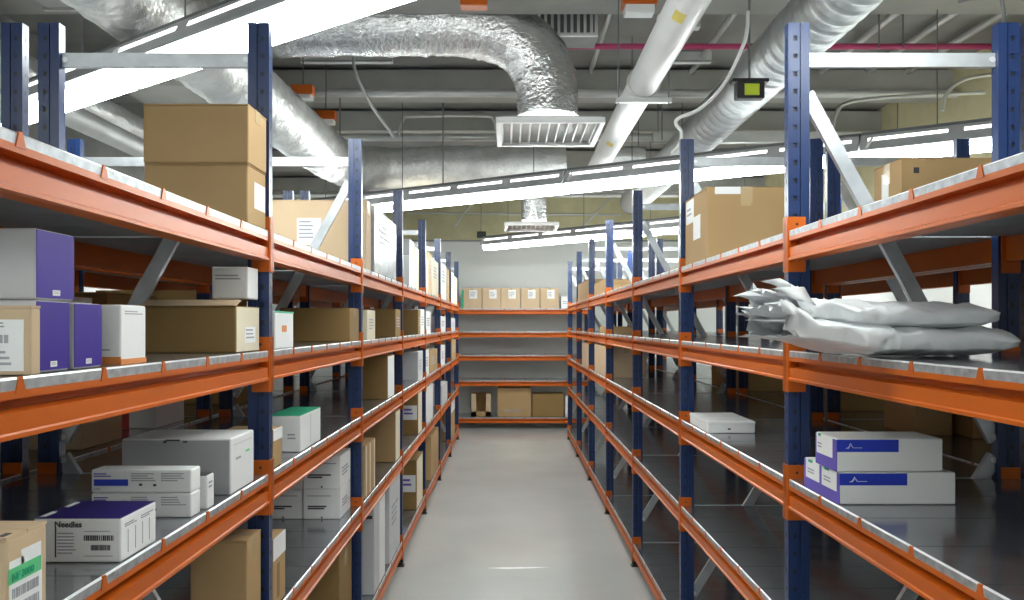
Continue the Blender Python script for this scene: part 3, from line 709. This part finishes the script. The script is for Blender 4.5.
# ---------------------------------------------------------------- plastic bags on the right second shelf
def bag(name, X0, X1, d0, d1, h0, thick, seed, label, tip_up, lift0=0.0):
    """Pillow of crumpled film lying on the shelf; its gathered mouth flares at the aisle end."""
    nu, nv = 110, 72; vs = []; fs = []
    cx, cd = (X0 + X1) / 2, (d0 + d1) / 2
    L = (X1 - X0) * U; Wd = (d1 - d0) * BAY * U; T = thick * U
    def crumple(p):                        # sharp folds: ridged noise at three scales
        r = 0; amp = 1.0
        for k in range(4):
            r += amp * (1 - 2 * abs(mnoise.noise(p))); p = p * 2.1 + Vector((3.7, 1.3, 5.1)); amp *= .5
        return r
    for i in range(nu + 1):
        u = i / nu
        fat = min(1, (u / .40)) ** .6 * min(1, (1 - u) / .09 + .2) ** .5
        neck = .70 + .30 * min(1, u / .3)
        for j in range(nv):
            a = 2 * math.pi * j / nv
            ca, sa = math.cos(a), math.sin(a)
            x = (u - .5) * L
            y = math.copysign(abs(ca) ** .7, ca) * Wd / 2 * neck
            z = T / 2 * (1 + math.copysign(abs(sa) ** .75, sa) * (.22 + .78 * fat))
            if u < .42: z += (tip_up * U) * ((.42 - u) / .42) ** 1.3
            c = crumple(Vector((x * 7 + seed, y * 7, z * 8 + seed * 2)))
            w = 1 if u < .45 else .6
            z += .018 * c * w * (1 if sa > -.2 else .25); y += .009 * c * w
            if u < .12:                      # ragged, flaring mouth
                f = (1 - u / .12)
                x += .10 * mnoise.noise(Vector((j * .42, seed, 0))) * f
                z += (.030 + .05 * abs(mnoise.noise(Vector((j * .37, seed + 9, 0))))) * f * (1 if sa > 0 else -.25)
            z = max(z, 0.002 + lift0)
            vs.append((x, y, z))
    for i in range(nu):
        for j in range(nv): fs.append((i * nv + j, i * nv + (j + 1) % nv, (i + 1) * nv + (j + 1) % nv, (i + 1) * nv + j))
    fs.append(tuple(nu * nv + j for j in range(nv)))
    m = MB(); m.add(vs, fs, 'bag', True)
    o = m.obj(name, loc=W(cx, cd, h0)); tag(o, label, 'bag', 'cloudy plastic bags on the second right shelf')
    return o
B1 = bag('plastic_bag', 345, 605, 1.18, 1.50, LV['B'] + .5, 34, 3, 'cloudy plastic bag lying on the second right shelf under another one', 15)
B2 = bag('plastic_bag', 352, 592, 1.20, 1.48, LV['B'] + 33, 30, 8, 'cloudy plastic bag with a ragged mouth lying on top of another, second right shelf', 5)

# ---------------------------------------------------------------- fluorescent light rows
HL = 560
def light_row(pa, pb, s0, s1, seglen, label_of, tube='tube', dz=0):
    """Row of continuous batten lights along the line pa->pb (X,d at the diffuser's bottom); s in metres from pa."""
    A = W(pa[0], pa[1], HL + dz); Bv = W(pb[0], pb[1], HL + dz); t = (Bv - A).normalized(); ang = math.atan2(t.y, t.x)
    n = int(round((s1 - s0) / seglen)); 
    for i in range(n):
        s = s0 + i * seglen; L = seglen - .012
        root = empty('batten_light', A + t * (s + seglen / 2), label_of(i, n), 'light', 'batten lights in rows under the ceiling'); root.rotation_euler.z = ang
        h = L / 2
        def ex(poly, key, name, x0=-h, x1=h):
            m = MB(); m.prism([(a * U, b * U) for a, b in poly], x0, x1, 'x', key); return m.obj(name, root)
        d_ = ex([(-22, 0), (22, 0), (27, 10), (29, 31), (-29, 31), (-27, 10)], tube, 'diffuser', -h + .01, h - .01)
        d_['label'] = 'glowing white diffuser'
        ex([(-60, 31), (60, 31), (60, 36), (34, 88), (-34, 88), (-60, 36)], 'housing', 'housing')
        ex([(-30, 88), (30, 88), (26, 100), (-26, 100)], 'housing_dark', 'spine')
        # uplight slots in both sloping sides of the housing
        k = 4
        for j in range(k):
            xa = -h + L * (j + .08) / k; xb = -h + L * (j + .92) / k
            m = MB()
            for sg in (-1, 1):
                m.prism([(sg * 45.4 * U, 64.0 * U), (sg * 39.8 * U, 75.2 * U), (sg * 41.0 * U, 75.9 * U), (sg * 46.6 * U, 64.7 * U)], xa, xb, 'x', 'slot')
            m.obj('uplight_slot', root)
        for sg in (-1, 1):                          # clip hooks at one end
            m = MB(); m.tube([(-h + .03, sg * 40 * U, 40 * U), (-h + .045, sg * 62 * U, 44 * U), (-h + .06, sg * 56 * U, 62 * U), (-h + .07, sg * 46 * U, 72 * U)], 4.5 * U, 'pipe_white', n=8)
            m.obj('clip', root)
        def free(x):                                # keep the rods clear of the ducts and pipes above
            p = A + t * (s + seglen / 2 + x); X, d = p.x / U, p.y / (BAY * U)
            bad = abs(X - 795) < 92 or abs(X - 414) < 58 or abs(X + 1542) < 50 or abs(X + 1735) < 74
            bad = bad or (abs(X + 890) < 122 and d < 5.2) or (abs(d - 5.1) < .16 and -900 < X < 720) or (abs(d - DD) < .16 and X < 150 and X > -1270)
            bad = bad or abs(d - 4.42) < .04 or abs(d - 3.92) < .03 or abs(d - 5.25) < .04
            return not bad
        DD = 3.5
        lo = next((f for f in (-.6, -.5, -.7, -.8, -.4, -.3, -.9) if free(h * f)), -.6)
        hi = next((f for f in (.6, .5, .7, .8, .4, .3, .9) if free(h * f)), .6)
        for x in (h * lo, h * hi):
            m = MB(); m.tube([(x, 0, 99 * U), (x, 0, (H_CEIL - HL - dz) * U)], .004, 'rod', n=6); m.obj('hanger_rod', root)
def lp(px, py): d = HL / (325 - py); return ((px - 509) * d, d)
ordn = ['first', 'second', 'third', 'fourth', 'fifth', 'sixth', 'seventh']
light_row(lp(65, 113), lp(415, 0), -1.55, 4.93, 2.16, lambda i, n: 'bright batten light, %s from the left in the nearest row overhead' % ordn[i], dz=12)
light_row(lp(370, 213), lp(1024, 147), -2.20, 6.44, 2.16, lambda i, n: 'batten light, %s from the left in the row halfway down the aisle' % ordn[i], 'tube_mid')
light_row(lp(485, 250), lp(680, 233), 0.0, 4.32, 2.16, lambda i, n: 'batten light, %s from the left in the row before the far wall' % ordn[i], 'tube_bright')
light_row((-1500, .1), (1200, -1.9), 0.0, 4.32, 2.16, lambda i, n: 'batten light, %s from the left in the row behind the camera' % ordn[i])

# ---------------------------------------------------------------- ducts and pipes
def spline(pts, n=12):
    pts = [Vector(p) for p in pts]; out = []
    P = [pts[0] * 2 - pts[1]] + pts + [pts[-1] * 2 - pts[-2]]
    for i in range(1, len(P) - 2):
        for k in range(n):
            t = k / n; a, b, c, d = P[i-1], P[i], P[i+1], P[i+2]
            out.append(.5 * ((2*b) + (c-a)*t + (2*a-5*b+4*c-d)*t*t + (3*b-a-3*c+d)*t**3))
    out.append(pts[-1]); return out
def resample(pts, step):
    out = [pts[0]]; acc = 0
    for i in range(1, len(pts)):
        a, b = pts[i-1], pts[i]; l = (b - a).length
        while acc + l >= step:
            f = (step - acc) / l; a = a.lerp(b, f); out.append(a); l = (b - a).length; acc = 0
        acc += l
    return out
def foil_duct(pts, r, key, label, seed, rough=.05, step=.035, name='foil_duct', end=True):
    pts = resample(spline(pts), step)
    def rf(i, k, p):
        q = Vector((k * .9, i * .7, seed))
        return r * (1 + rough * (mnoise.noise(q) + .7 * mnoise.noise(q * 2.3) + (.35 if (i + seed) % 9 == 0 else 0) - (.5 if (i + seed) % 17 == 4 else 0)))
    m = MB(); m.tube(pts, r, key, n=36, rfun=rf)
    return tag(m.obj(name), label, 'duct')
DD = 3.5
foil_duct([W(PX(150, DD), DD, HY(30, DD)), W(PX(300, DD), DD, HY(25, DD)), W(PX(430, DD), DD, HY(24, DD)), W(PX(490, DD), DD, HY(29, DD)), W(PX(528, DD), DD, HY(49, DD)), W(PX(546, DD), DD, HY(82, DD)), W(PX(547.5, DD), DD, HY(118, DD))], 107 * U, 'foil', 'large crinkled foil duct bending down to the ceiling diffuser', 2, .07)
foil_duct([W(-925, 1.9, 800), W(-900, 3.0, 800), W(-868, 4.3, 800), W(-815, 4.9, 795), W(-650, 5.08, 790), W(-320, 5.1, 800), W(290, 5.1, 810)], 108 * U, 'foil_dull', 'wide foil wrapped duct running above the left racks and turning behind the ceiling diffuser', 5, .05)
sd = foil_duct([W(520, 5.1, 850), W(600, 5.1, 850), W(690, 5.1, 846)], 60 * U, 'foil_dull', 'short foil wrapped duct between the white pipe and the spiral duct', 9, .05)
foil_duct([W(152, 6.2, 1020), W(155, 6.2, 850), W(155, 6.2, 632)], 80 * U, 'foil', 'vertical foil duct dropping to the far diffuser', 13, .06)
for x in (545, 660):
    m = MB(); m.tube([W(x, 5.1, 905), W(x, 5.1, H_CEIL)], .005, 'rod', n=6); m.obj('hanger_rod', sd)
# more services under the slab
for a, e, lab in (((715, 4.95, 905), (1960, 4.95, 905), 'pale cable trunking crossing right of the spiral duct'), ((560, 3.75, 1118), (720, 3.75, 1118), 'short pale trunking behind the top of the white pipe')):
    m = MB(); p, q = W(*a), W(*e); m.cbox((p.x, p.y, p.z), (q.x, q.y + .08, q.z + .10), 'pipe_white' if a[0] < 600 else 'conduit', .004)
    for x in (p.x + .05, q.x - .05): m.tube([(x, p.y + .04, p.z + .098), (x, p.y + .04, (H_CEIL + EYE) * U)], .005, 'rod', n=6)
    tag(m.obj('cable_trunking'), lab, 'trunking')
for k, (px, d, r, key, lab) in enumerate(((700, 3.55, 16, 'conduit', 'short grey pipe between the white pipe and the spiral duct, the left one'), (735, 3.55, 12, 'duct_grey', 'short grey pipe between the white pipe and the spiral duct, the right one'), (610, 3.55, 10, 'conduit', 'short grey pipe left of the top of the white pipe'))):
    X = PX(px, 3.6); m = MB(); m.tube([W(X, 3.38, 1128), W(X, 4.46, 1128)], r * U, key, n=12); tag(m.obj('ceiling_conduit'), lab, 'pipe')
# spiral duct with helical seams
def spiral_duct():
    m = MB(); A, B = W(800, .9, 800), W(790, 6.4, 785); n = 420
    pts = [A.lerp(B, i / n) for i in range(n + 1)]
    m.tube(pts, 78 * U, 'spiral', n=40, rfun=lambda i, k, p: 78 * U * (1.045 if i % 6 == 0 else 1.0))
    return tag(m.obj('spiral_duct'), 'ribbed spiral steel duct running along above the right racks', 'duct')
spiral_duct()
# white pipe
m = MB(); A, B = W(406, .9, 742), W(422, 5.0, 750)
m.tube([A, B], 46 * U, 'pipe_white', n=36); wp = tag(m.obj('drain_pipe'), 'wide white pipe with yellow stickers running along the aisle', 'pipe')
for d in (2.29, 3.92):
    m = MB(); f = (d - .9) / 4.1; c = A.lerp(B, f)
    n = 10; arc = []
    for i in range(n + 1):
        a = math.radians(222 + 36 * i / n); arc.append(c + Vector((math.cos(a), 0, math.sin(a))) * 46.6 * U)
    vs = [v + Vector((0, o, 0)) for o in (-.05, .05) for v in arc]
    m.add(vs, [(i, i + 1, n + 2 + i, n + 1 + i) for i in range(n)], 'yellow', True); m.obj('sticker', wp)['label'] = 'yellow sticker'
def trapeze(d, label):
    c = A.lerp(B, (d - .9) / 4.1); m = MB()
    m.box((c.x - .16, c.y - .02, c.z - 46 * U - .03), (c.x + .16, c.y + .02, c.z - 46 * U - .004), 'conduit')
    m.tube([c + Vector((math.cos(t) * 49 * U, 0, math.sin(t) * 49 * U)) for t in [math.radians(-90 + 12 * i) for i in range(31)]], .007, 'conduit', n=6)
    o = m.obj('pipe_clamp'); tag(o, label, 'clamp')
    for s in (-1, 1):
        r = MB(); r.tube([(c.x + s * .145, c.y, c.z - 46 * U - .035), (c.x + s * .145, c.y, (H_CEIL + EYE) * U)], .005, 'rod', n=6); r.obj('hanger_rod', o)
trapeze(3.08, 'steel clamp and hanger holding the white pipe'); 
def straight_pipe(name, a, b, r, key, label, cat='pipe', n=14):
    m = MB(); m.tube([a, b], r, key, n=n); return tag(m.obj(name), label, cat)
m = MB(); m.tube([W(PX(552, 3.92), 3.92, 1160), W(PX(552, 3.92), 3.92, 1105), W(PX(554, 3.92), 3.92, 1095), W(PX(558, 3.92), 3.92, 1092), W(1980, 3.92, 1092)], 11 * U, 'pink', n=14); tag(m.obj('sprinkler_pipe'), 'magenta painted pipe crossing under the ceiling', 'pipe')
straight_pipe('service_pipe', W(-1545, .9, 738), W(-1540, 6.4, 738), 42 * U, 'duct_grey', 'grey pipe running along the left wall below the foil wrapped one')
foil_duct([W(-1740, .9, 900), W(-1735, 3.0, 900), W(-1730, 6.4, 900)], 66 * U, 'foil_dull', 'foil wrapped pipe running high along the left wall', 21, .04)
straight_pipe('conduit', W(-1880, 4.42, 1026), W(1980, 4.42, 1022), 18 * U, 'conduit', 'grey conduit crossing below a ceiling beam')
straight_pipe('steam_pipe', W(-1880, 5.25, 985), W(1980, 5.25, 985), 20 * U, 'conduit', 'thick grey pipe crossing behind the nearer ceiling beam')
straight_pipe('copper_pipe', W(-1880, 7.2, 930), W(1980, 7.2, 930), 12 * U, 'pipe_white', 'pale pipe crossing near the far wall')
for x, lab in ((1410, 'left of three'), (1620, 'middle of three'), (1800, 'right of three')):
    straight_pipe('ceiling_conduit', W(x, 3.5, 1136), W(x - 12, 4.48, 1136), 14 * U, 'conduit', 'short grey pipe at the upper right between ceiling beams, %s' % lab)
for k, (pts, lab) in enumerate((
    ([W(PX(350, 4.1), 4.1, 1155), W(PX(353, 4.1), 4.1, 1110), W(PX(356, 4.1), 4.1, 1030), W(PX(372, 4.15), 4.15, 910), W(PX(394, 4.2), 4.2, 790)], 'bent grey conduit slanting down behind the foil duct'),
    ([W(PX(398, 4.9), 4.9, 925), W(PX(404, 4.9), 4.9, 1010), W(PX(412, 4.9), 4.9, 1020), W(PX(480, 4.9), 4.9, 1024), W(PX(494, 4.9), 4.9, 1000), W(PX(497, 4.9), 4.9, 900)], 'looped conduit hanging left of the ceiling diffuser'),
    ([W(PX(832, 3.7), 3.7, 700), W(PX(836, 3.7), 3.7, 780), W(PX(850, 3.7), 3.7, 825), W(PX(900, 3.7), 3.7, 845), W(PX(985, 3.7), 3.7, 860)], 'curved conduit above the right racks, the lower one'),
    ([W(PX(942, 3.5), 3.5, 750), W(PX(948, 3.5), 3.5, 815), W(PX(965, 3.5), 3.5, 860), W(PX(1000, 3.5), 3.5, 880)], 'curved conduit above the right racks, the upper one'),
    )):
    m = MB(); m.tube(spline(pts, 10), 7 * U, 'conduit', n=8); tag(m.obj('bent_conduit'), lab, 'conduit')
m = MB(); m.tube(spline([W(PX(748, 2.55), 2.55, 800), W(PX(747, 2.55), 2.55, 752), W(PX(742, 2.6), 2.6, 720), W(PX(724, 2.7), 2.7, 650), W(PX(700, 2.8), 2.8, 606), W(PX(679, 2.85), 2.85, 590), W(PX(676, 2.85), 2.85, 572), W(PX(681, 2.85), 2.85, 552), W(PX(680, 2.86), 2.86, 520), W(PX(672, 2.9), 2.9, 500)], 8), 5 * U, 'pipe_white', n=8)
tag(m.obj('cable'), 'loose white cable hanging between the white pipe and the spiral duct', 'cable')
m = MB(); m.tube(spline([W(PX(1000, 2.2), 2.2, 640), W(PX(1004, 2.2), 2.2, 680), W(PX(998, 2.2), 2.2, 740), W(PX(990, 2.3), 2.3, 760), W(PX(960, 2.6), 2.6, 840)], 8), 4 * U, 'rod', n=8)
tag(m.obj('cable'), 'dark cable curving above the nearest right rear upright', 'cable')
# square ceiling diffusers
def ceiling_diffuser(cx, d, h0, size, label):
    s = size / 2 * U
    root = empty('ceiling_diffuser', W(cx, d, h0), label, 'diffuser', 'square ceiling diffusers')
    m = MB()
    outer = [(-s, -s), (s, -s), (s, s), (-s, s)]
    t = .015
    for a, b in (((-s, -s, 0), (s, -s + .03, t)), ((-s, s - .03, 0), (s, s, t)), ((-s, -s + .03, 0), (-s + .03, s - .03, t)), ((s - .03, -s + .03, 0), (s, s - .03, t))): m.box(a, b, 'pipe_white')
    m.box((-s, -s, t), (s, -s + .004, .034), 'white_card'); m.box((-s, s - .004, t), (s, s, .034), 'white_card'); m.box((-s, -s, t), (-s + .004, s, .034), 'white_card'); m.box((s - .004, -s, t), (s, s, .034), 'white_card')
    m.obj('frame', root)
    m = MB(); q = s * .93; m.box((-q, -q, .034), (q, q, .046), 'duct_grey'); m.obj('plenum', root)
    for i in range(11):
        x = -s * .88 + s * 1.76 * i / 10
        m = MB(); m.prism([(x - .008, .012), (x - .002, .012), (x + .008, .033), (x + .002, .033)], -s + .035, s - .035, 'y', 'pipe_white'); m.obj('vane', root)
ceiling_diffuser(PX(548, 3.43), 3.43, 650, 352, 'square white ceiling diffuser under the bend of the large foil duct')
ceiling_diffuser(PX(531, 6.2), 6.2, 598, 330, 'square white ceiling diffuser before the far wall')
# air grille with vertical fins at the top of the picture
def grille():
    d = 3.62; x0, x1 = PX(520, d), PX(598, d); z0, z1 = 1048, 1150
    root = empty('air_grille', W((x0 + x1) / 2, d, z0), 'white grille of upright fins behind the bend of the foil duct', 'grille')
    w = (x1 - x0) / 2 * U; h = (z1 - z0) * U
    m = MB(); m.box((-w, 0, 0), (w, .03, .02), 'pipe_white'); m.box((-w, 0, h - .02), (w, .03, h), 'pipe_white'); m.box((-w, 0, .02), (-w + .02, .03, h - .02), 'pipe_white'); m.box((w - .02, 0, .02), (w, .03, h - .02), 'pipe_white')
    m.obj('frame', root)
    m = MB(); m.box((-w, .03, 0), (w, .25, h), 'rod'); m.obj('casing', root)
    for i in range(11):
        x = -w + .02 + (2 * w - .04) * (i + .5) / 11
        m = MB(); m.box((x - .009, .004, .02), (x + .009, .03, h - .02), 'pipe_white'); m.obj('fin', root)
grille()
# rectangular duct at the upper left
m = MB(); m.cbox(W(-1460, 2.2, 1000), W(-1150, 3.19, 1120), 'duct_grey', .006); rd = tag(m.obj('rectangular_duct'), 'grey rectangular duct at the upper left', 'duct')
m = MB()
for d in (2.4, 2.8, 3.15): m.box(W(-1468, d, 993), W(-1122, d + .02, 1127), 'conduit')
m.obj('flange', rd)
m = MB(); m.cbox(W(-1420, 3.6, 860), W(-1010, 3.9, 960), 'girder', .006); tag(m.obj('service_box'), 'beige service box behind the rectangular duct at the upper left', 'box')
# white trays
for x0, x1, lab in ((PX(300, 4.2), PX(392, 4.2), 'white strip tray under the left stretch of the foil duct'), (PX(664, 4.2), PX(712, 4.2), 'white strip tray right of the white pipe')):
    m = MB(); m.cbox(W(x0, 4.2, 1105), W(x1, 4.24, 1150), 'pipe_white', .004); m.box(W(x0, 4.19, 1104), W(x1, 4.2, 1110), 'duct_grey'); tag(m.obj('strip_tray'), lab, 'tray')
# orange blocks clamped to the services
def orange_block(px, py, d, w, h, label, base=True):
    root = empty('orange_block', W(PX(px, d), d, HY(py + h / 2, d)), label, 'bracket', 'orange blocks on the ceiling services')
    a = w / 2 * d * U; b = h * d * U
    m = MB(); m.cbox((-a, -a * .6, b * .32 if base else 0), (a, a * .6, b), 'orange', .006); m.obj('orange_cap', root)['label'] = 'orange cap'
    if base: m = MB(); m.cbox((-a * .85, -a * .5, 0), (a * .85, a * .5, b * .34), 'pipe_white', .005); m.obj('white_base', root)['label'] = 'white base'
    m = MB(); m.tube([(0, 0, b), (0, 0, (H_CEIL - HY(py + h / 2, d)) * U)], .005, 'rod', n=6); m.obj('hanger_rod', root)
orange_block(474, -2, 2.95, 27, 20, 'orange block above the bend of the large foil duct', False)
orange_block(639, 3, 3.08, 34, 24, 'orange block with white base behind the white pipe at the top')
orange_block(303, 93, 3.9, 22, 14, 'orange block on the left foil duct, the upper one')
orange_block(326, 118, 4.3, 20, 13, 'orange block on the left foil duct, the lower one')
orange_block(499, 178, 5.6, 15, 12, 'orange block behind the row of lights halfway down')
# black device with lime sticker
root = empty('ceiling_sensor', W(PX(751, 2.72), 2.72, HY(98, 2.72)), 'black device with a lime green sticker beside the spiral duct', 'device')
m = MB(); w = 14 * 2.72 * U; hh = 20 * 2.72 * U
m.cbox((-w, 0, 0), (w, .06, hh * .85), 'black', .006); m.cbox((-w * 1.3, -.005, hh * .82), (w * 1.3, .065, hh), 'black', .004); m.tube([(0, .03, hh), (0, .03, (H_CEIL - HY(98, 2.72)) * U)], .006, 'rod', n=6); m.obj('body', root)
m = MB(); m.box((-w * .45, -.0018, hh * .15), (w * .6, .002, hh * .72), 'lime'); m.obj('sticker', root)['label'] = 'lime green sticker'
# small black fitting on the far rail and pipe stubs on the olive wall
m = MB(); m.cbox(W(PX(477, 8.7), 8.7, 760), W(PX(486, 8.7), 8.76, 815), 'black', .006); m.tube([W(PX(481, 8.7), 8.73, 815), W(PX(481, 8.7), 8.73, H_CEIL)], .006, 'rod', n=6); tag(m.obj('wall_sensor'), 'small black fitting above the far white wall', 'device')
for (p, q, lab) in (((455, 226), (470, 205), 'left of the far diffuser'), ((578, 232), (612, 196), 'right of the far diffuser')):
    m = MB(); m.tube([W(PX(p[0], 8.5), 8.5, HY(p[1], 8.5)), W(PX(q[0], 8.5), 8.5, HY(q[1], 8.5)), W(PX(q[0], 8.5), 8.5, H_CEIL)], .018, 'conduit', n=8); tag(m.obj('bent_conduit'), 'slanting conduit before the olive upper wall, %s' % lab, 'conduit')
straight_pipe('conduit', W(-900, 8.94, HY(213, 8.94)), W(1000, 8.94, HY(215, 8.94)), .02, 'conduit', 'thin conduit crossing the olive upper wall', 'conduit')
# hanger rods
for k, (px, d, py, lab) in enumerate(((267, 4.0, 110, 'left of the bent conduit'), (340, 4.6, 150, 'behind the left foil duct'), (443, 4.75, 185, 'left of the ceiling diffuser'), (662, 4.9, 140, 'right of the white pipe'), (682, 5.1, 150, 'beside the spiral duct'), (879, 3.6, 48, 'upper right, the nearer to the spiral duct'), (903, 3.6, 48, 'upper right, the farther from the spiral duct'), (187, 3.3, 40, 'above the nearest row of lights'))):
    m = MB(); m.tube([W(PX(px, d), d, HY(py, d)), W(PX(px, d), d, H_CEIL)], .005 * d / 3.5, 'rod', n=6)
    tag(m.obj('hanger_rod'), 'thin ceiling hanger rod, %s' % lab, 'rod')
bpy.context.view_layer.update()
